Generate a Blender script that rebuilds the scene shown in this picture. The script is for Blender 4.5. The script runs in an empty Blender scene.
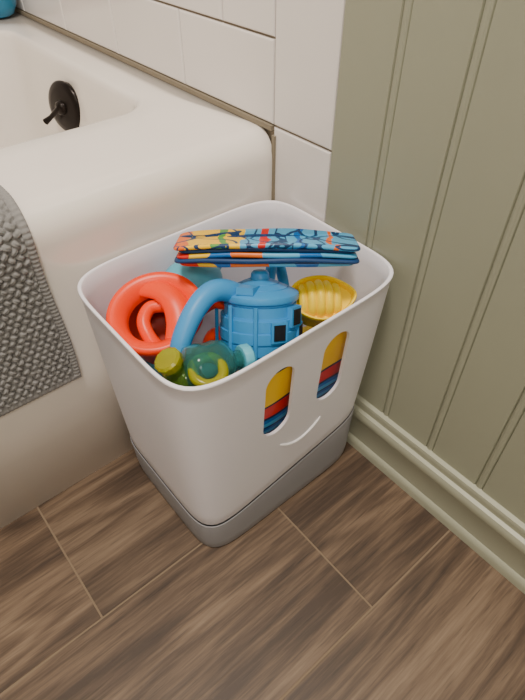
import bpy, bmesh, math, random
from mathutils import Vector, Matrix
random.seed(3)
S = bpy.context.scene
COL = S.collection

# ------------------------------------------------------------------ helpers
def lin(c):
    return tuple((v/12.92 if v <= .04045 else ((v+.055)/1.055)**2.4) for v in c)
def rgb(r, g, b):
    return lin((r/255, g/255, b/255)) + (1,)

def mat(name, col, rough=.5, metal=0, trans=0, ior=1.45, coat=0, sss=0, bump=0, bscale=200):
    m = bpy.data.materials.new(name); m.use_nodes = True
    nt = m.node_tree; b = nt.nodes['Principled BSDF']
    b.inputs['Base Color'].default_value = col
    b.inputs['Roughness'].default_value = rough
    b.inputs['Metallic'].default_value = metal
    b.inputs['Transmission Weight'].default_value = trans
    b.inputs['IOR'].default_value = ior
    b.inputs['Coat Weight'].default_value = coat
    if sss:
        b.inputs['Subsurface Weight'].default_value = sss
        b.inputs['Subsurface Radius'].default_value = (.01, .008, .006)
        b.inputs['Subsurface Scale'].default_value = .5
    tc = nt.nodes.new('ShaderNodeTexCoord')
    n = nt.nodes.new('ShaderNodeTexNoise'); n.inputs['Scale'].default_value = bscale
    n.inputs['Detail'].default_value = 3
    nt.links.new(tc.outputs['Object'], n.inputs['Vector'])
    if bump:
        bp = nt.nodes.new('ShaderNodeBump'); bp.inputs['Strength'].default_value = bump
        bp.inputs['Distance'].default_value = .001
        nt.links.new(n.outputs['Fac'], bp.inputs['Height'])
        nt.links.new(bp.outputs['Normal'], b.inputs['Normal'])
    # faint procedural tone variation
    n2 = nt.nodes.new('ShaderNodeTexNoise'); n2.inputs['Scale'].default_value = 6
    nt.links.new(tc.outputs['Object'], n2.inputs['Vector'])
    mr = nt.nodes.new('ShaderNodeMapRange')
    mr.inputs['To Min'].default_value = .96; mr.inputs['To Max'].default_value = 1.04
    nt.links.new(n2.outputs['Fac'], mr.inputs['Value'])
    hs = nt.nodes.new('ShaderNodeHueSaturation'); hs.inputs['Color'].default_value = col
    nt.links.new(mr.outputs['Result'], hs.inputs['Value'])
    nt.links.new(hs.outputs['Color'], b.inputs['Base Color'])
    return m

def obj_from_bm(name, bm, m=None, smooth=True, parent=None, recalc=True, angle=None):
    if recalc: bmesh.ops.recalc_face_normals(bm, faces=bm.faces)
    me = bpy.data.meshes.new(name); bm.to_mesh(me); bm.free()
    o = bpy.data.objects.new(name, me); COL.objects.link(o)
    if m:
        for mm in (m if isinstance(m, (list, tuple)) else [m]): me.materials.append(mm)
    if smooth:
        me.polygons.foreach_set('use_smooth', [True]*len(me.polygons))
        if angle is not None:
            try: me.set_sharp_from_angle(angle=math.radians(angle))
            except Exception: pass
    if parent: o.parent = parent
    return o

def empty(name, loc=(0, 0, 0)):
    e = bpy.data.objects.new(name, None); COL.objects.link(e); e.empty_display_size = .05
    return e

def add_rings(bm, rings, cap0=True, cap1=True, mi=0):
    vs = [[bm.verts.new(p) for p in r] for r in rings]
    n = len(vs[0])
    for a, b in zip(vs[:-1], vs[1:]):
        for i in range(n):
            f = bm.faces.new((a[i], a[(i+1) % n], b[(i+1) % n], b[i])); f.material_index = mi
    if cap0: f = bm.faces.new(vs[0][::-1]); f.material_index = mi
    if cap1: f = bm.faces.new(vs[-1]); f.material_index = mi
    return vs

def add_box(bm, lo, hi, mi=0):
    x0, y0, z0 = lo; x1, y1, z1 = hi
    add_rings(bm, [[(x0, y0, z0), (x1, y0, z0), (x1, y1, z0), (x0, y1, z0)],
                   [(x0, y0, z1), (x1, y0, z1), (x1, y1, z1), (x0, y1, z1)]], mi=mi)

def box(name, lo, hi, m, parent=None):
    bm = bmesh.new(); add_box(bm, lo, hi)
    return obj_from_bm(name, bm, m, smooth=False, parent=parent)

def rr(x0, x1, y0, y1, r, z, k=8, m=10):
    pts = []
    cs = [((x1-r, y0+r), -90), ((x1-r, y1-r), 0), ((x0+r, y1-r), 90), ((x0+r, y0+r), 180)]
    for i, (c, a0) in enumerate(cs):
        arc = [(c[0]+r*math.cos(math.radians(a0+90*j/k)), c[1]+r*math.sin(math.radians(a0+90*j/k))) for j in range(k+1)]
        pts += arc
        c2, a2 = cs[(i+1) % 4]
        nx = (c2[0]+r*math.cos(math.radians(a2)), c2[1]+r*math.sin(math.radians(a2)))
        for j in range(1, m):
            t = j/m
            pts.append((arc[-1][0]*(1-t)+nx[0]*t, arc[-1][1]*(1-t)+nx[1]*t))
    return [(p[0], p[1], z) for p in pts]

def revolve(bm, prof, seg=48, M=Matrix(), mi=0, mod=None, cap1=True):
    rings = []
    for r, z in prof:
        ring = []
        for i in range(seg):
            a = 2*math.pi*i/seg
            rr_ = r*(mod(a, z) if mod else 1)
            ring.append(M @ Vector((rr_*math.cos(a), rr_*math.sin(a), z)))
        rings.append(ring)
    add_rings(bm, rings, True, cap1, mi)

def tube_bm(bm, pts, rad, seg=12, closed=False, mi=0, sub=8, flat=1.0, fdir=None):
    P = [Vector(p) for p in pts]; path = []; n = len(P)
    rng = range(n if closed else n-1)
    R = rad if isinstance(rad, (list, tuple)) else [rad]*n; rads = []
    for i in rng:
        p0 = P[(i-1) % n] if closed or i > 0 else P[0]
        p1 = P[i]; p2 = P[(i+1) % n]
        p3 = P[(i+2) % n] if closed or i+2 < n else P[-1]
        for j in range(sub):
            t = j/sub
            path.append(.5*((2*p1)+(-p0+p2)*t+(2*p0-5*p1+4*p2-p3)*t*t+(-p0+3*p1-3*p2+p3)*t**3))
            rads.append(R[i]*(1-t)+R[(i+1) % n]*t)
    if not closed: path.append(P[-1]); rads.append(R[-1])
    N = len(path); rings = []
    T0 = (path[1]-path[0]).normalized()
    nrm = Vector(fdir) if fdir is not None else T0.orthogonal().normalized()
    for i in range(N):
        a = path[i-1] if (i > 0 or closed) else path[0]
        b = path[(i+1) % N] if (i < N-1 or closed) else path[-1]
        T = (b-a).normalized()
        if fdir is not None: nrm = Vector(fdir)
        nrm = (nrm-T*nrm.dot(T)).normalized(); B = T.cross(nrm)
        rings.append([path[i]+(nrm*math.cos(2*math.pi*k/seg)*flat+B*math.sin(2*math.pi*k/seg))*rads[i] for k in range(seg)])
    if closed: rings.append(rings[0])
    add_rings(bm, rings, not closed, not closed, mi)

def frame(loc, xdir, zdir):
    z = Vector(zdir).normalized(); x = Vector(xdir); x = (x-z*x.dot(z)).normalized(); y = z.cross(x)
    M = Matrix.Identity(4)
    for i in range(3): M[i][0] = x[i]; M[i][1] = y[i]; M[i][2] = z[i]; M[i][3] = loc[i]
    return M

# ------------------------------------------------------------------ materials
m_tile = mat('glazed_white_tile', rgb(238, 233, 231), .18, coat=.3)
m_grout = mat('grout_taupe', rgb(132, 121, 106), .9, bump=.5)
m_fgrout = mat('floor_grout', rgb(132, 115, 96), .9, bump=.3)
m_tub = mat('tub_enamel', rgb(243, 236, 229), .16, coat=.4)
m_green = mat('sage_paint', rgb(158, 160, 141), .5, bump=.08, bscale=500)
m_trim = mat('sage_trim_paint', rgb(170, 172, 153), .4)
m_wall = mat('painted_wall', rgb(200, 198, 190), .8)
m_ceil = mat('ceiling_paint', rgb(235, 233, 228), .9)
m_bin = mat('white_plastic', rgb(240, 238, 248), .42, sss=.05)
m_smile = mat('white_plastic_raised', rgb(250, 248, 252), .3)
m_grey = mat('grey_plastic', rgb(152, 152, 158), .5)
m_bronze = mat('oil_rubbed_bronze', rgb(30, 24, 22), .28, metal=.6)
m_caulk = mat('caulk', rgb(140, 130, 112), .8)
m_matr = mat('grey_cotton', rgb(142, 141, 141), .95, bump=.6, bscale=900)

def wood():
    m = bpy.data.materials.new('wood_plank_tile'); m.use_nodes = True
    nt = m.node_tree; N = nt.nodes; L = nt.links; b = N['Principled BSDF']
    tc = N.new('ShaderNodeTexCoord'); g = N.new('ShaderNodeNewGeometry')
    mul = N.new('ShaderNodeMath'); mul.operation = 'MULTIPLY'; mul.inputs[1].default_value = 37.0
    L.new(g.outputs['Random Per Island'], mul.inputs[0])
    cmb = N.new('ShaderNodeCombineXYZ')
    for i in range(3): L.new(mul.outputs[0], cmb.inputs[i])
    add = N.new('ShaderNodeVectorMath'); add.operation = 'ADD'
    L.new(tc.outputs['Object'], add.inputs[0]); L.new(cmb.outputs[0], add.inputs[1])
    def noise(sc, scale, det, dist=0, rough=.55):
        mp = N.new('ShaderNodeMapping'); mp.inputs['Scale'].default_value = sc
        L.new(add.outputs[0], mp.inputs['Vector'])
        n = N.new('ShaderNodeTexNoise'); n.inputs['Scale'].default_value = scale
        n.inputs['Detail'].default_value = det; n.inputs['Distortion'].default_value = dist
        n.inputs['Roughness'].default_value = rough
        L.new(mp.outputs[0], n.inputs['Vector']); return n
    fine = noise((4.5, 80, 1), 3, 5, .2, .6)
    broad = noise((1.3, 10, 1), 1.7, 4, .5, .5)
    ring = noise((.6, 5.0, 1), 1.4, 2, .25)
    rm = N.new('ShaderNodeMath'); rm.operation = 'MULTIPLY'; rm.inputs[1].default_value = 85
    L.new(ring.outputs['Fac'], rm.inputs[0])
    sn = N.new('ShaderNodeMath'); sn.operation = 'SINE'; L.new(rm.outputs[0], sn.inputs[0])
    s2 = N.new('ShaderNodeMapRange'); s2.inputs['From Min'].default_value = -1
    L.new(sn.outputs[0], s2.inputs['Value'])
    a1 = N.new('ShaderNodeMath'); a1.operation = 'MULTIPLY_ADD'; a1.inputs[1].default_value = .38
    L.new(fine.outputs['Fac'], a1.inputs[0])
    a2 = N.new('ShaderNodeMath'); a2.operation = 'MULTIPLY_ADD'; a2.inputs[1].default_value = .10
    L.new(s2.outputs[0], a2.inputs[0])
    a3 = N.new('ShaderNodeMath'); a3.operation = 'MULTIPLY'; a3.inputs[1].default_value = .50
    L.new(broad.outputs['Fac'], a3.inputs[0])
    L.new(a3.outputs[0], a2.inputs[2]); L.new(a2.outputs[0], a1.inputs[2])
    cr = N.new('ShaderNodeValToRGB'); e = cr.color_ramp.elements
    e[0].position = .36; e[0].color = rgb(62, 48, 38)
    e[1].position = .68; e[1].color = rgb(134, 114, 94)
    x = e.new(.45); x.color = rgb(84, 67, 53)
    x = e.new(.54); x.color = rgb(106, 87, 70)
    L.new(a1.outputs[0], cr.inputs[0])
    pore = noise((9, 150, 1), 2.4, 2, 0, .5)
    pr_ = N.new('ShaderNodeMapRange'); pr_.inputs['From Min'].default_value = .60; pr_.inputs['From Max'].default_value = .68
    pr_.inputs['To Min'].default_value = 1; pr_.inputs['To Max'].default_value = .75
    L.new(pore.outputs['Fac'], pr_.inputs['Value'])
    hs = N.new('ShaderNodeHueSaturation')
    mr = N.new('ShaderNodeMapRange'); mr.inputs['To Min'].default_value = .88; mr.inputs['To Max'].default_value = 1.1
    L.new(g.outputs['Random Per Island'], mr.inputs['Value'])
    mm = N.new('ShaderNodeMath'); mm.operation = 'MULTIPLY'
    L.new(mr.outputs[0], mm.inputs[0]); L.new(pr_.outputs[0], mm.inputs[1]); L.new(mm.outputs[0], hs.inputs['Value'])
    L.new(cr.outputs[0], hs.inputs['Color']); L.new(hs.outputs[0], b.inputs['Base Color'])
    b.inputs['Roughness'].default_value = .5
    bp = N.new('ShaderNodeBump'); bp.inputs['Strength'].default_value = .2; bp.inputs['Distance'].default_value = .001
    L.new(fine.outputs['Fac'], bp.inputs['Height']); L.new(bp.outputs[0], b.inputs['Normal'])
    return m
m_wood = wood()

# ------------------------------------------------------------------ room shell
YB = .87
XL = -1.56
YF = -1.9
H = 2.35
floor = box('floor', (XL-.1, YF-.1, -.1), (.1, YB+.1, -.0006), m_fgrout)
bm = bmesh.new()
pw = .2085
for k in range(-4, 9):
    y1 = -.1995+pw*(1-k); y0 = y1-pw
    if y1 < YF or y0 > YB: continue
    base = {0: -.448, 1: -.1805}.get(k, -.1805+.267*((k*2) % 5)-.4)
    xs = [base+1.2*i for i in range(-3, 4)]
    for a, c in zip(xs[:-1], xs[1:]):
        a2 = max(a, XL); c2 = min(c, .05)
        if c2-a2 < .01: continue
        yy0, yy1 = max(y0, YF), min(y1, YB)
        g = .0012; bv = .0003
        lo = (a2+g, yy0+g); hi = (c2-g, yy1-g)
        def q(i, z): return [(lo[0]+i, lo[1]+i, z), (hi[0]-i, lo[1]+i, z), (hi[0]-i, hi[1]-i, z), (lo[0]+i, hi[1]-i, z)]
        add_rings(bm, [q(0, -.0005), q(0, -bv), q(bv, 0)])
obj_from_bm('floor_planks', bm, m_wood, smooth=False, parent=floor)

wall_r = box('wall_right', (.002, YF-.1, -.1), (.1, YB+.1, H), m_grout)
wall_b = box('wall_back', (XL-.1, YB+.002, -.1), (.002, YB+.1, H), m_grout)
wall_l = box('wall_left', (XL-.1, YF-.1, -.1), (XL, YB+.1, H), m_wall)
wall_f = box('wall_front', (XL, YF-.1, -.1), (.002, YF, H), m_wall)
box('ceiling', (XL-.1, YF-.1, H), (.1, YB+.1, H+.1), m_ceil)

def tile(bm, plane, u0, u1, z0, z1):
    g = .0013; b = .0016
    def q(i, d):
        if plane == 'R': return [(d, u0+g+i, z0+g+i), (d, u1-g-i, z0+g+i), (d, u1-g-i, z1-g-i), (d, u0+g+i, z1-g-i)]
        return [(u0+g+i, YB+d, z0+g+i), (u1-g-i, YB+d, z0+g+i), (u1-g-i, YB+d, z1-g-i), (u0+g+i, YB+d, z1-g-i)]
    add_rings(bm, [q(0, .002), q(0, .0005), q(b*.4, -.0008), q(b*1.4, -.0014)], cap0=False)
bm = bmesh.new()
zt = .4365; th = .0985; tw = .2
for r in range(17):
    z0 = zt+r*th
    off = 0 if r % 2 == 0 else -.1
    u = off
    while u < YB:
        a = max(u, .001); c = min(u+tw, YB)
        if c-a > .01: tile(bm, 'R', a, c, z0, z0+th)
        u += tw
z0 = zt-5*.1955
while z0 < 2.1:
    a = max(z0, .001)
    if z0+.1955 > .01: tile(bm, 'R', -.103, .001, a, z0+.1955)
    z0 += .1955
obj_from_bm('wall_tiles', bm, m_tile, parent=wall_r, angle=20)
bm = bmesh.new()
for r in range(17):
    z0 = zt+r*th
    u = -2*tw*4 - (0 if r % 2 == 0 else .1)
    while u < 0:
        a = max(u, XL); c = min(u+tw, 0)
        if c-a > .01: tile(bm, 'B', a, c, z0, z0+th)
        u += tw
obj_from_bm('wall_tiles_back', bm, m_tile, parent=wall_b, angle=20)

# beadboard panelling
bm = bmesh.new()
F = -.004
pr = [(.002, -.105), (F+.001, -.105), (F, -.106)]
g = -.179
while g > YF+.02:
    for dy, x in ((.0060, F), (.0050, F+.0028), (.0036, F+.0006), (.0015, F-.0004), (-.0015, F-.0004), (-.0036, F+.0006), (-.0050, F+.0028), (-.0060, F)):
        pr.append((x, g+dy))
    g -= .0775
pr += [(F, YF), (.002, YF)]
va = [bm.verts.new((x, y, .0)) for x, y in pr]; vb = [bm.verts.new((x, y, H)) for x, y in pr]
for i in range(len(pr)-1): bm.faces.new((va[i], va[i+1], vb[i+1], vb[i]))
obj_from_bm('beadboard_panel', bm, m_green, parent=wall_r, angle=18)

# baseboard
bm = bmesh.new()
pf = [(-.003, 0), (-.018, 0), (-.018, .010), (-.0165, .017), (-.0135, .020), (-.0135, .060), (-.0155, .064), (-.0175, .070), (-.0175, .078),
      (-.0155, .083), (-.0105, .085), (-.0105, .090), (-.0115, .094), (-.010, .099), (-.003, .101)]
va = [bm.verts.new((x, -.106, z)) for x, z in pf]; vb = [bm.verts.new((x, YF, z)) for x, z in pf]
for i in range(len(pf)-1): bm.faces.new((va[i], va[i+1], vb[i+1], vb[i]))
bm.faces.new(va); bm.faces.new(vb[::-1])
obj_from_bm('baseboard_right', bm, m_trim, angle=35)

# ------------------------------------------------------------------ bathtub
tub = empty('bathtub')
ZT = .432
X0, X1, Y0, Y1 = XL+.002, 0.0, 0.0, YB-.003
def orr(y0, z, dx=0): return rr(X0, X1-dx, y0, Y1, .002, z, m=24)
rings = [orr(0, 0), orr(0, .2), orr(0, .345), orr(-.0005, .388)]
R = .032
for a in range(10, 91, 10):
    A = math.radians(a)
    rings.append(orr(-.0005+R*(1-math.cos(A)), ZT-.003-R*1.15+R*1.15*math.sin(A)))
bx0, bx1, by0, by1 = -1.43, -.074, .172, .725
def irr(i, z, r): return rr(bx0+i*2.2, bx1-i, by0+i, by1-i, r, z, m=24)
rings += [irr(-.035, ZT, .085), irr(-.006, ZT, .062), irr(-.001, ZT-.0015, .058), irr(.0025, ZT-.005, .056), irr(.005, ZT-.012, .055), irr(.008, ZT-.03, .058), irr(.012, ZT-.05, .065),
          irr(.020, .34, .075), irr(.030, .25, .09), irr(.045, .16, .10), irr(.058, .115, .10), irr(.08, .09, .10), irr(.12, .078, .10), irr(.2, .075, .05)]
bm = bmesh.new(); add_rings(bm, rings)
obj_from_bm('tub_shell', bm, m_tub, parent=tub)
Mo = frame((-.0965, .443, .362), (-.25, 1, 0), (-1, -.25, .13))
bm = bmesh.new()
revolve(bm, [(.001, -.012), (.038, -.012), (.042, 0), (.042, .003), (.039, .006), (.030, .0075), (.012, .009), (.011, .014), (.008, .017), (.001, .018)], 48, Mo)
tube_bm(bm, [Mo @ Vector(p) for p in ((0, 0, .014), (.009, .008, .017), (.020, .018, .020), (.031, .027, .024))], [.0055, .0045, .004, .0058], 10)
obj_from_bm('overflow_plate', bm, m_bronze, parent=tub, angle=50)
bm = bmesh.new()
revolve(bm, [(.001, 0), (.03, 0), (.03, .003), (.02, .005), (.001, .006)], 32, Matrix.Translation((-.32, .45, .0745)))
obj_from_bm('tub_drain', bm, m_bronze, parent=tub)
bm = bmesh.new()
add_box(bm, (-.0035, -.005, .0), (.001, .0012, .425))
add_box(bm, (-.004, .002, ZT-.002), (.001, YB, ZT+.0045))
obj_from_bm('caulk', bm, m_caulk, smooth=False, parent=tub)

# ------------------------------------------------------------------ bath mat draped over tub rim
def arc(cy, cz, r, a0, a1, n):
    return [(cy+r*math.cos(math.radians(a0+(a1-a0)*i/n)), cz+r*math.sin(math.radians(a0+(a1-a0)*i/n))) for i in range(n+1)]
pp = [(-.004, .203), (-.003, .389)] + arc(.0345, ZT-.037+.002, .0375, 180, 90, 10)[1:] + [(.14, ZT+.001)] + arc(.148, ZT-.03, .031, 90, 10, 6)[1:] + [(.193, .33)]
def resample(p, step):
    pts = [Vector((*q, 0)) for q in p]; L = 0
    ds = [0]
    for a, b in zip(pts[:-1], pts[1:]): L += (b-a).length; ds.append(L)
    n = int(L/step); res = []; k = 0
    for i in range(n+1):
        d = L*i/n
        while k < len(ds)-2 and ds[k+1] < d: k += 1
        t = (d-ds[k])/(ds[k+1]-ds[k]); res.append((pts[k].lerp(pts[k+1], t), (pts[k+1]-pts[k]).normalized(), d))
    return res, L
res, Ltot = resample(pp, .0011)
bm = bmesh.new()
mx1 = -.329; Wm = .30; nx = int(Wm/.0011)
def hsh(i, j, k=0):
    v = math.sin(i*127.1+j*311.7+k*74.7)*43758.5453
    return v-math.floor(v)
PU, PS = .0094, .0074
def knit(s, u):
    best = 0
    r0 = math.floor(s/PS)
    for row in (r0-1, r0, r0+1):
        offu = .5*(row % 2)
        c0 = math.floor(u/PU-offu)
        for c in (c0-1, c0, c0+1):
            cu = (c+.5+offu+.22*(hsh(row, c)-.5))*PU
            cs = (row+.5+.22*(hsh(row, c, 1)-.5))*PS
            th_ = (.62 if row % 2 else -.62)+.4*(hsh(row, c, 2)-.5)
            du, ds = u-cu, s-cs
            a = (du*math.cos(th_)+ds*math.sin(th_))/(PU*.62)
            b_ = (-du*math.sin(th_)+ds*math.cos(th_))/(PS*.44)
            d = a*a+b_*b_
            if d < 1:
                groove = 1-.35*math.exp(-(b_/.16)**2)
                h = math.sqrt(1-d)*(.85+.25*hsh(row, c, 3))*groove
                if h > best: best = h
    return best
grid = []
for (p, T, s) in res:
    nrm = Vector((-T.y, T.x, 0))
    rowv = []
    for i in range(nx+1):
        u = Wm*i/nx
        hem = .010
        e = min(u, s, Ltot-s)
        if e < hem:
            h = .004+.0028*math.sin(math.pi*min(1, e/hem))**.6+.0005*math.sin(s*1200 if u < hem else u*1200)
            if e < .0005: h = 0.0008
        else:
            h = .0030+.0062*knit(s, u)
        wob = .0015*math.sin(s*21+.6)*math.sin(u*9)
        q = p+nrm*h
        rowv.append(bm.verts.new((mx1-u+.0018*math.sin(s*30), q.x, q.y+wob)))
    grid.append(rowv)
for a, b in zip(grid[:-1], grid[1:]):
    for i in range(nx): bm.faces.new((a[i], a[i+1], b[i+1], b[i]))
obj_from_bm('bath_mat', bm, m_matr)

# ------------------------------------------------------------------ toy bin
bin_ = empty('toy_storage_bin')
TOP = dict(cx=-.1600, cy=-.1245, a=.1540, b=.1205)
BOT = dict(cx=-.1600, cy=-.1185, a=.1405, b=.1100)
NS = 160
def dims(s, off=0):
    k = s**.9
    return [BOT[q]*(1-k)+TOP[q]*k for q in ('cx', 'cy')] + [BOT[q]*(1-k)+TOP[q]*k+off for q in ('a', 'b')]
def seam(x): return .066+.042*max(0, min(1, (x+.28)/.26))
ZR = .347
def EX(s): return 7.4*(1-s)+6.2*s
def bring(s, off=0, zo=0):
    cx, cy, a, b = dims(s, off); out = []; n = EX(s)
    for i in range(NS):
        t = 2*math.pi*i/NS; c, sn = math.cos(t)/a, math.sin(t)/b
        r = 1/((abs(c)**n+abs(sn)**n)**(1/n))
        x, y = cx+r*math.cos(t), cy+r*math.sin(t)
        zb = seam(x)
        out.append((x, y, zb+(ZR-zb)*s+zo))
    return out
def front_y(x, z):
    s = (z-seam(x))/(ZR-seam(x)); cx, cy, a, b = dims(s); n = EX(s)
    return cy-b*(1-abs((x-cx)/a)**n)**(1/n)
bm = bmesh.new()
rg = [bring(0, -.010), bring(0, -.002), bring(.012, 0)]
rg += [bring(s/12, 0) for s in range(1, 12)]
rg += [bring(.985, 0), bring(.99, .0008), bring(.997, .0008), bring(1, .0002), bring(1, -.0025), bring(.994, -.0035)]
rg += [bring(s/12, -.0038) for s in range(11, 0, -1)] + [bring(.03, -.005), bring(.03, -.02)]
add_rings(bm, rg)
body = obj_from_bm('bin_body', bm, m_bin, parent=bin_, angle=50)
def stadium(cx, cz, hw, hh, y0, y1):
    pts = []
    for a in range(0, 181, 10): pts.append((cx+hw*math.cos(math.radians(a)), cz+hh-hw+hw*math.sin(math.radians(a))))
    for a in range(180, 361, 10): pts.append((cx+hw*math.cos(math.radians(a)), cz-hh+hw+hw*math.sin(math.radians(a))))
    return [[(x, y0, z) for x, z in pts], [(x, y1, z) for x, z in pts]]
bm = bmesh.new()
for cx in (-.1985, -.1155): add_rings(bm, stadium(cx, .2600, .020, .0555, -.28, -.18))
cut = obj_from_bm('cutter', bm, m_bin, smooth=False)
md = body.modifiers.new('b', 'BOOLEAN'); md.operation = 'DIFFERENCE'; md.object = cut; md.solver = 'EXACT'
bpy.context.view_layer.update()
dg = bpy.context.evaluated_depsgraph_get()
nm = bpy.data.meshes.new_from_object(body.evaluated_get(dg)); body.modifiers.clear(); body.data = nm
bpy.data.objects.remove(cut)
try: body.data.set_sharp_from_angle(angle=math.radians(40))
except Exception: pass
bm = bmesh.new(); pts = []
for i in range(13):
    t = -1+2*i/12; x = -.1545+.034*t; z = .152+.018*t*t
    pts.append((x, front_y(x, z)-.0002, z))
tube_bm(bm, pts, [.0008]+[.0021]*11+[.0008], 10)
obj_from_bm('smile', bm, m_smile, parent=bin_)
def gring(f, off, n=7.4):
    out = []
    cx, cy, a, b = BOT['cx'], BOT['cy'], BOT['a']+off, BOT['b']+off
    for i in range(NS):
        t = 2*math.pi*i/NS; c, sn = math.cos(t)/a, math.sin(t)/b
        r = 1/((abs(c)**n+abs(sn)**n)**(1/n)); x, y = cx+r*math.cos(t), cy+r*math.sin(t)
        out.append((x, y, f(x)))
    return out
bm = bmesh.new()
add_rings(bm, [gring(lambda x: .0, -.008), gring(lambda x: .0, -.004), gring(lambda x: .003, -.0015), gring(lambda x: .02, 0),
               gring(lambda x: seam(x)*.6, .0005), gring(lambda x: seam(x)-.002, .0018), gring(lambda x: seam(x), .0015),
               gring(lambda x: seam(x), .0006), gring(lambda x: seam(x)-.004, .0001), gring(lambda x: .03, -.004), gring(lambda x: .012, -.01)])
obj_from_bm('bin_base', bm, m_grey, parent=bin_, angle=50)

# ------------------------------------------------------------------ toys
m_blue = mat('toy_blue', rgb(58, 148, 212), .42)
m_winshade = mat('window_opening_shade', rgb(12, 18, 26), .7)  # near-black colour paints the shade in the can's window openings
m_teal = mat('toy_aqua', rgb(95, 185, 210), .4)
m_orange = mat('toy_orange', rgb(255, 66, 6), .35)
m_orange_shade = mat('toy_orange_shade', rgb(150, 32, 8), .55)  # same orange darkened, shade inside the pot put into the colour
m_yellow = mat('toy_yellow', rgb(255, 216, 30), .4)
m_grn = mat('toy_green_clear', rgb(140, 185, 80), .12, trans=.85, ior=1.25)
m_ylw = mat('toy_lime_clear', rgb(205, 200, 50), .15, trans=.6, ior=1.25)
m_cyan = mat('toy_blue_clear', rgb(115, 195, 190), .12, trans=.88, ior=1.25)

# blue watering can (little wooden-ark shape)
wc = empty('toy_watering_can')
Mw = frame((-.166, -.168, .248), (.77, -.64, 0), (.30, .34, .88))
bm = bmesh.new()
prof = [(.001, 0), (.040, 0), (.044, .003)]
for i in range(5):
    z = .006+i*.014
    r = .045+.0045*math.sin(i/4*math.pi)
    prof += [(r, z), (r+.0004, z+.0118), (r-.0016, z+.0122), (r-.0016, z+.0137)]
prof += [(.0475, .078), (.0485, .081), (.0475, .085)]
for i in range(3):
    r = .044-.0105*i; z = .087+.0045*i
    prof += [(r, z), (r-.0098, z+.0038), (r-.0103, z+.0030)]
prof += [(.0115, .101), (.011, .106), (.008, .109), (.001, .110)]
def oval(a, z): return 1-.06*math.cos(2*a)
revolve(bm, prof, 64, Mw, mod=oval)
def wbox(ang, zc, w, h, rad, mi, d=.004):
    ca, sa = math.cos(ang), math.sin(ang)
    M = Mw @ Matrix.Translation((rad*ca*oval(ang, 0), rad*sa*oval(ang, 0), zc)) @ Matrix.Rotation(ang, 4, 'Z')
    r = [[M @ Vector((x, a*w, b*h)) for a, b in ((-1, -1), (1, -1), (1, 1), (-1, 1))] for x in (-d, d)]
    add_rings(bm, r, mi=mi)
for ang, zc in ((-1.15, .048), (-.62, .062), (-.30, .040)):
    wbox(ang, zc, .0095, .0115, .048, 0); wbox(ang, zc, .0068, .0088, .0505, 1, .0025)
for a0 in (-2.25, -1.65):
    tube_bm(bm, [Mw @ Vector((.0505*oval(a0, 0)*math.cos(a0), .0505*oval(a0, 0)*math.sin(a0), z)) for z in (.006, .04, .076)], .0024, 8)
wbox(-1.95, .092, .010, .004, .034, 0, .010)
for ang in (.3, 1.2, 2.2, 3.1):
    tube_bm(bm, [Mw @ Vector((.0505*math.cos(ang), .0505*math.sin(ang), z)) for z in (.004, .04, .078)], .0022, 8)
obj_from_bm('can_body', bm, [m_blue, m_winshade], parent=wc, angle=35)
bm = bmesh.new()
tube_bm(bm, [(-.165, -.136, .326), (-.186, -.131, .343), (-.207, -.131, .347), (-.232, -.138, .338), (-.254, -.147, .320), (-.268, -.156, .300)],
        [.013, .0125, .012, .0115, .011, .0105], 16)
obj_from_bm('can_spout', bm, m_blue, parent=wc)
bm = bmesh.new()
tube_bm(bm, [(-.12, -.13, .28), (-.100, -.110, .310), (-.078, -.095, .320), (-.070, -.10, .29), (-.085, -.125, .26), (-.12, -.15, .25)], .007, 12)
obj_from_bm('can_handle', bm, m_blue, parent=wc, angle=40)

# orange watering can: wide funnel mouth with grip, spout
oc = empty('toy_watering_can')
Mc = frame((-.248, -.085, .312), (1, 0, 0), (-.20, -.30, 1))
bm = bmesh.new()
def lipmod(a, z): return 1+(.04*math.cos(2*a) if z > -.02 else 0)
revolve(bm, [(.001, -.07), (.028, -.07), (.034, -.064), (.043, -.020), (.050, -.006), (.0535, .000), (.0540, .005), (.0525, .009), (.048, .010), (.042, .007), (.036, .001), (.0335, -.006), (.0325, -.012)], 64, Mc, mod=lipmod, cap1=False)
obj_from_bm('pot', bm, m_orange, parent=oc, recalc=True)
bm = bmesh.new()
revolve(bm, [(.001, -.055), (.024, -.055), (.029, -.05), (.0328, -.012), (.0335, -.008)], 48, Mc, mod=lipmod, cap1=False)
obj_from_bm('pot_inside', bm, m_orange_shade, parent=oc)
bm = bmesh.new()
fd = Mc.to_3x3() @ Vector((0, 0, 1))
tube_bm(bm, [Mc @ Vector(p) for p in ((.008, .040, -.002), (.020, .022, .003), (.024, .000, .003), (.016, -.022, .000), (.000, -.040, -.003))], [.012, .013, .015, .015, .013], 16, flat=.55, fdir=fd)
# inner hand loop
tube_bm(bm, [Mc @ Vector(p) for p in ((-.012, -.034, -.030), (-.020, -.018, -.014), (-.016, .004, -.008), (.000, .016, -.008), (.016, .010, -.010))], [.008, .008, .008, .008, .008], 14)
tube_bm(bm, [Mc @ Vector(p) for p in ((.040, -.012, -.02), (.056, -.020, -.006), (.066, -.026, .000))], [.011, .009, .008], 14)
revolve(bm, [(.001, 0), (.008, 0), (.014, .008), (.015, .011), (.001, .013)], 28, Mc @ frame((.064, -.026, -.004), (0, 1, 0), (.8, -.3, .6)))
obj_from_bm('grip_and_spout', bm, m_orange, parent=oc, angle=40)

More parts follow.
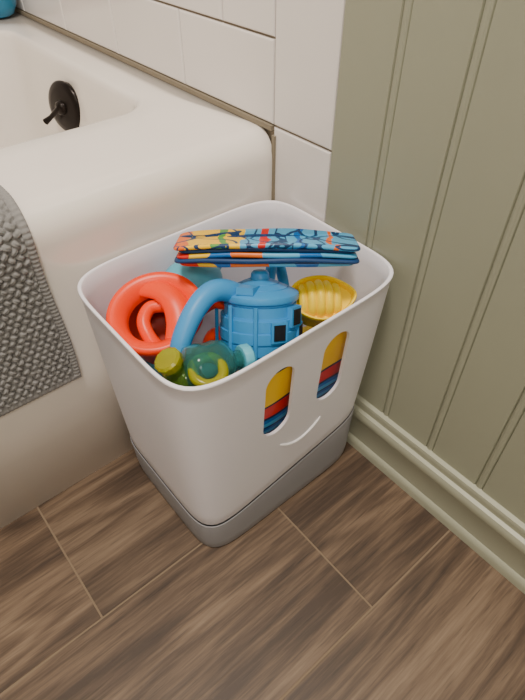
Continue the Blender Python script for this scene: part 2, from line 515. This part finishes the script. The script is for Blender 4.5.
# yellow toy boat
yb = empty('toy_boat')
My = frame((-.076, -.177, .300), (.80, -.60, .05), (-.22, -.36, 1))
def hull(k, z, n=64):
    out = []
    for i in range(n):
        a = 2*math.pi*i/n
        x = .040*math.cos(a); w = .030*math.sin(a)
        if x > 0: w *= (1-.35*(x/.040)**2)
        out.append(My @ Vector((x*k[0], w*k[1], z+.006*(x/.04)**2*(1 if z > -.02 else 0))))
    return out
bm = bmesh.new()
add_rings(bm, [hull((.55, .5), -.034), hull((.75, .72), -.030), hull((.86, .86), -.016), hull((.87, .87), -.0145), hull((.94, .95), .000), hull((1, 1), .003), hull((1.02, 1.02), .006), hull((1.0, 1.0), .009),
               hull((.94, .93), .009), hull((.90, .88), .006), hull((.88, .86), .002)])
obj_from_bm('hull', bm, m_yellow, parent=yb, angle=50)
bm = bmesh.new()
for x, w, h in ((-.024, .015, .013), (-.014, .018, .017), (-.004, .019, .019), (.006, .018, .017), (.016, .015, .013)):
    tube_bm(bm, [My @ Vector(p) for p in ((x, -w, .001), (x, -w*.8, h*.6), (x, 0, h), (x, w*.8, h*.6), (x, w, .001))], .0062, 12)
obj_from_bm('ribbed_canopy', bm, m_yellow, parent=yb)

# aqua whale squirter behind
bm = bmesh.new()
Ma = frame((-.176, -.050, .300), (1, .2, 0), (0, -.1, 1))
revolve(bm, [(.001, -.03), (.02, -.028), (.033, -.012), (.037, .004), (.033, .018), (.022, .027), (.010, .030), (.006, .034), (.006, .038), (.001, .039)], 40, Ma,
        mod=lambda a, z: 1+.12*math.cos(2*a))
tube_bm(bm, [Ma @ Vector(p) for p in ((.03, 0, .005), (.048, 0, .012), (.058, .006, .022), (.066, .012, .026))], [.014, .009, .007, .004], 12)
tube_bm(bm, [Ma @ Vector(p) for p in ((.056, .004, .02), (.06, -.006, .025), (.066, -.014, .028))], [.007, .006, .003], 12)
obj_from_bm('toy_whale', bm, m_teal)

# clear bottle-like toys at the front left
def bottle(name, loc, ax, r, L, m, m2):
    e = empty(name); M = frame(loc, (0, 0, 1), ax)
    bm = bmesh.new()
    revolve(bm, [(.001, -L), (r*.6, -L), (r*.92, -L*.86), (r, -L*.55), (r*.93, -L*.35), (r, -L*.1), (r*.95, L*.12), (r*.6, L*.32), (r*.42, L*.40), (r*.42, L*.62), (r*.30, L*.62), (r*.30, L*.38), (r*.5, L*.26), (r*.84, L*.08), (r*.88, -L*.1), (r*.82, -L*.35), (r*.88, -L*.55), (r*.8, -L*.82), (.001, -L*.9)], 40, M)
    o = obj_from_bm('bottle_shell', bm, m, parent=e, angle=70)
    bm = bmesh.new()
    revolve(bm, [(.001, L*.40), (r*.28, L*.40), (r*.28, L*.6), (r*.55, L*.62), (r*.60, L*.66), (r*.60, L*.86), (r*.5, L*.92), (.001, L*.93)], 32, M, mod=lambda a, z: 1+.03*math.cos(12*a))
    revolve(bm, [(.001, -L*.7), (r*.35, -L*.6), (r*.45, -L*.35), (r*.35, -L*.1), (.001, 0)], 24, M)
    obj_from_bm('bottle_cap', bm, m2, parent=e, angle=40)
bottle('toy_bottle', (-.238, -.190, .307), (.75, -.16, -.15), .026, .040, m_cyan, m_teal)
bottle('toy_bottle', (-.274, -.176, .304), (-.35, .1, .75), .024, .036, m_grn, m_ylw)
bm = bmesh.new()
Mr = frame((-.260, -.203, .322), (1, 0, 0), (-.1, -.3, 1))
tube_bm(bm, [Mr @ Vector((.015*math.cos(a*math.pi/4), .015*math.sin(a*math.pi/4), 0)) for a in range(8)], .0055, 12, closed=True)
obj_from_bm('toy_teething_ring', bm, m_ylw)

# pile of other toys underneath (fills the bin)
bm = bmesh.new(); random.seed(8)
for i in range(26):
    r = random.uniform(.022, .028)
    x = random.uniform(-.265, -.06); y = random.uniform(-.155, -.055); z = .122+(i//9)*.038+random.uniform(0, .012)
    M = Matrix.Translation((x, y, z)) @ Matrix.Rotation(random.uniform(0, 3), 4, 'X')
    revolve(bm, [(.001, -r*.9), (r*.6, -r*.85), (r*.7, -r*.6), (r*.8, -.3*r), (r, 0), (r*.9, r*.45), (r*.6, r*.8), (.001, r)], 20, M, mi=i % 4)
obj_from_bm('bath_toy_pile', bm, [m_blue, m_yellow, m_teal, m_orange])

# ---- books
def ramp_mat(name, stops, axis, lo, hi, noise=.0, rough=.35, nscale=30, ink=0):
    m = bpy.data.materials.new(name); m.use_nodes = True
    nt = m.node_tree; N = nt.nodes; L = nt.links; b = N['Principled BSDF']
    tc = N.new('ShaderNodeTexCoord'); sp = N.new('ShaderNodeSeparateXYZ')
    L.new(tc.outputs['Object'], sp.inputs[0])
    nn = N.new('ShaderNodeTexNoise'); nn.inputs['Scale'].default_value = nscale; nn.inputs['Detail'].default_value = 1
    L.new(tc.outputs['Object'], nn.inputs['Vector'])
    ad = N.new('ShaderNodeMath'); ad.operation = 'MULTIPLY_ADD'; ad.inputs[1].default_value = noise
    L.new(nn.outputs['Fac'], ad.inputs[0]); L.new(sp.outputs[axis], ad.inputs[2])
    mr = N.new('ShaderNodeMapRange'); mr.inputs['From Min'].default_value = lo; mr.inputs['From Max'].default_value = hi
    L.new(ad.outputs[0], mr.inputs['Value'])
    cr = N.new('ShaderNodeValToRGB'); cr.color_ramp.interpolation = 'CONSTANT'; e = cr.color_ramp.elements
    e[0].position = stops[0][0]; e[0].color = stops[0][1]
    e[1].position = stops[1][0]; e[1].color = stops[1][1]
    for p, c in stops[2:]: x = e.new(p); x.color = c
    L.new(mr.outputs[0], cr.inputs[0])
    out = cr.outputs[0]
    if ink:
        v = N.new('ShaderNodeTexVoronoi'); v.feature = 'DISTANCE_TO_EDGE'
        nz = N.new('ShaderNodeTexNoise'); nz.inputs['Scale'].default_value = 16; nz.inputs['Detail'].default_value = 0
        L.new(tc.outputs['Object'], nz.inputs['Vector'])
        L.new(nz.outputs['Color'], v.inputs['Vector'])
        v.inputs['Scale'].default_value = ink
        lt = N.new('ShaderNodeMath'); lt.operation = 'LESS_THAN'; lt.inputs[1].default_value = .05
        L.new(v.outputs['Distance'], lt.inputs[0])
        mx = N.new('ShaderNodeMix'); mx.data_type = 'RGBA'
        L.new(lt.outputs[0], mx.inputs[0]); L.new(out, mx.inputs[6]); mx.inputs[7].default_value = rgb(20, 60, 105)
        out = mx.outputs[2]
    L.new(out, b.inputs['Base Color'])
    b.inputs['Roughness'].default_value = rough
    return m
SKY = rgb(85, 175, 222); NAVY = rgb(16, 32, 60); RED = rgb(215, 40, 28); YEL = rgb(255, 205, 30); ORG = rgb(242, 115, 30); BLU = rgb(20, 105, 185); GRN = rgb(90, 160, 70)
m_cover = ramp_mat('book_cover_print', [(0, RED), (.08, ORG), (.14, YEL), (.32, GRN), (.36, YEL), (.44, SKY), (.56, RED), (.60, SKY), (.75, BLU), (.79, SKY), (.93, ORG), (.96, SKY)], 'X', 0, .2, .03, nscale=36, ink=4.5)
m_page = ramp_mat('book_page_print', [(0, YEL), (.10, RED), (.2, YEL), (.30, BLU), (.42, ORG), (.62, SKY), (.78, BLU), (.9, SKY)], 'X', 0, .2, .04, nscale=50)
m_edge = mat('book_edge_blue', rgb(20, 62, 112), .5)
m_stripe = ramp_mat('book_stripe_print', [(0, BLU), (.08, NAVY), (.10, SKY), (.16, BLU), (.20, NAVY), (.22, SKY), (.28, BLU), (.33, NAVY), (.36, RED), (.53, NAVY), (.56, YEL), (.97, NAVY)], 'Z', .185, .305, .02, nscale=14)

def slab(bm, x0, x1, y0, y1, z0, z1, r=.008, mi=0, bend=None):
    e = (z1-z0)*.5; rings = []
    for a in range(-90, 91, 30):
        A = math.radians(a); i = e*(1-math.cos(A)); z = (z0+z1)/2+e*math.sin(A)
        rings.append(rr(x0+i, x1-i, y0+i, y1-i, r, z, k=4, m=12))
    if bend: rings = [[bend(p) for p in r_] for r_ in rings]
    add_rings(bm, rings, mi=mi)
bk = empty('bath_book')
tilt = math.radians(17)
xd = Vector((.766, -.642, 0)); yd = Vector((.642*math.cos(tilt), .766*math.cos(tilt), -math.sin(tilt)))
zd = xd.cross(yd)
Mb = frame((-.2125, -.078, .3855), xd, zd)
def mkbend(i):
    return lambda p: (p[0], p[1]-.008*math.sin(math.pi*p[0]/.2), p[2]*(1+.25*math.sin(math.pi*min(1, max(0, p[0]/.2))))-.030*((p[0]-.1)/.2)**2+.004+.0006*math.sin(p[0]*60+i*2))
for i in range(5):
    bm = bmesh.new()
    z1 = -.0046*i; d = .0025*((i*2) % 3)
    slab(bm, .0+d, .205-d, d, .066-d, z1-.0045, z1, bend=mkbend(i))
    o = obj_from_bm('page_%d' % (i+1), bm, m_cover if i == 0 else (m_edge if i % 2 else m_page), parent=bk, angle=60)
    o.matrix_world = Mb
bk2 = empty('bath_book')
for i in range(2):
    bm = bmesh.new()
    y0 = -.2275+.0055*i
    def b2(p): return (p[0], y0+p[2]-.06*(p[1]-.30), p[1])
    slab(bm, -.246, -.076, .15, .316, 0, .005, bend=b2)
    obj_from_bm('page_%d' % (i+1), bm, m_stripe, parent=bk2, angle=60)

# blue rinse bowl on the tub ledge, far corner
bm = bmesh.new()
revolve(bm, [(.001, 0), (.022, 0), (.030, .004), (.040, .02), (.046, .045), (.048, .05), (.045, .052), (.042, .045), (.036, .022), (.026, .008), (.001, .006)], 48, Matrix.Translation((-.050, .818, ZT+.001)))
obj_from_bm('rinse_bowl', bm, mat('bowl_blue', rgb(40, 130, 170), .35))

# ------------------------------------------------------------------ lights
def area(name, loc, size, power, col, tgt):
    l = bpy.data.lights.new(name, 'AREA'); l.shape = 'DISK'; l.size = size; l.energy = power; l.color = col
    o = bpy.data.objects.new(name, l); COL.objects.link(o); o.location = loc
    o.rotation_euler = (Vector(tgt)-Vector(loc)).to_track_quat('-Z', 'Y').to_euler()
    return o
area('ceiling_light', (-.50, -.40, H-.03), .30, 35, (1, .90, .785), (-.50, -.40, 0))
area('fill_light', (-.95, -1.4, 1.9), .4, 12, (1, .91, .80), (-.2, -.1, .2))  # added fill from behind the camera, stands for no known fixture
w = bpy.data.worlds.new('world'); S.world = w; w.use_nodes = True
w.node_tree.nodes['Background'].inputs[0].default_value = (1, .95, .9, 1)
w.node_tree.nodes['Background'].inputs[1].default_value = .2

# ------------------------------------------------------------------ camera
cam = bpy.data.cameras.new('camera'); co = bpy.data.objects.new('camera', cam); COL.objects.link(co)
cam.sensor_fit = 'VERTICAL'; cam.sensor_height = 36; cam.lens = 36*530/700; cam.clip_start = .01
p = math.radians(44); a = math.radians(50)
Fw = Vector((math.cos(a)*math.cos(p), math.sin(a)*math.cos(p), -math.sin(p)))
Rt = Vector((math.sin(a), -math.cos(a), 0)); Up = Rt.cross(Fw)
M = Matrix.Identity(4)
for i in range(3): M[i][0] = Rt[i]; M[i][1] = Up[i]; M[i][2] = -Fw[i]
M.translation = (-.4515, -.5145, .70)
co.matrix_world = M
S.camera = co
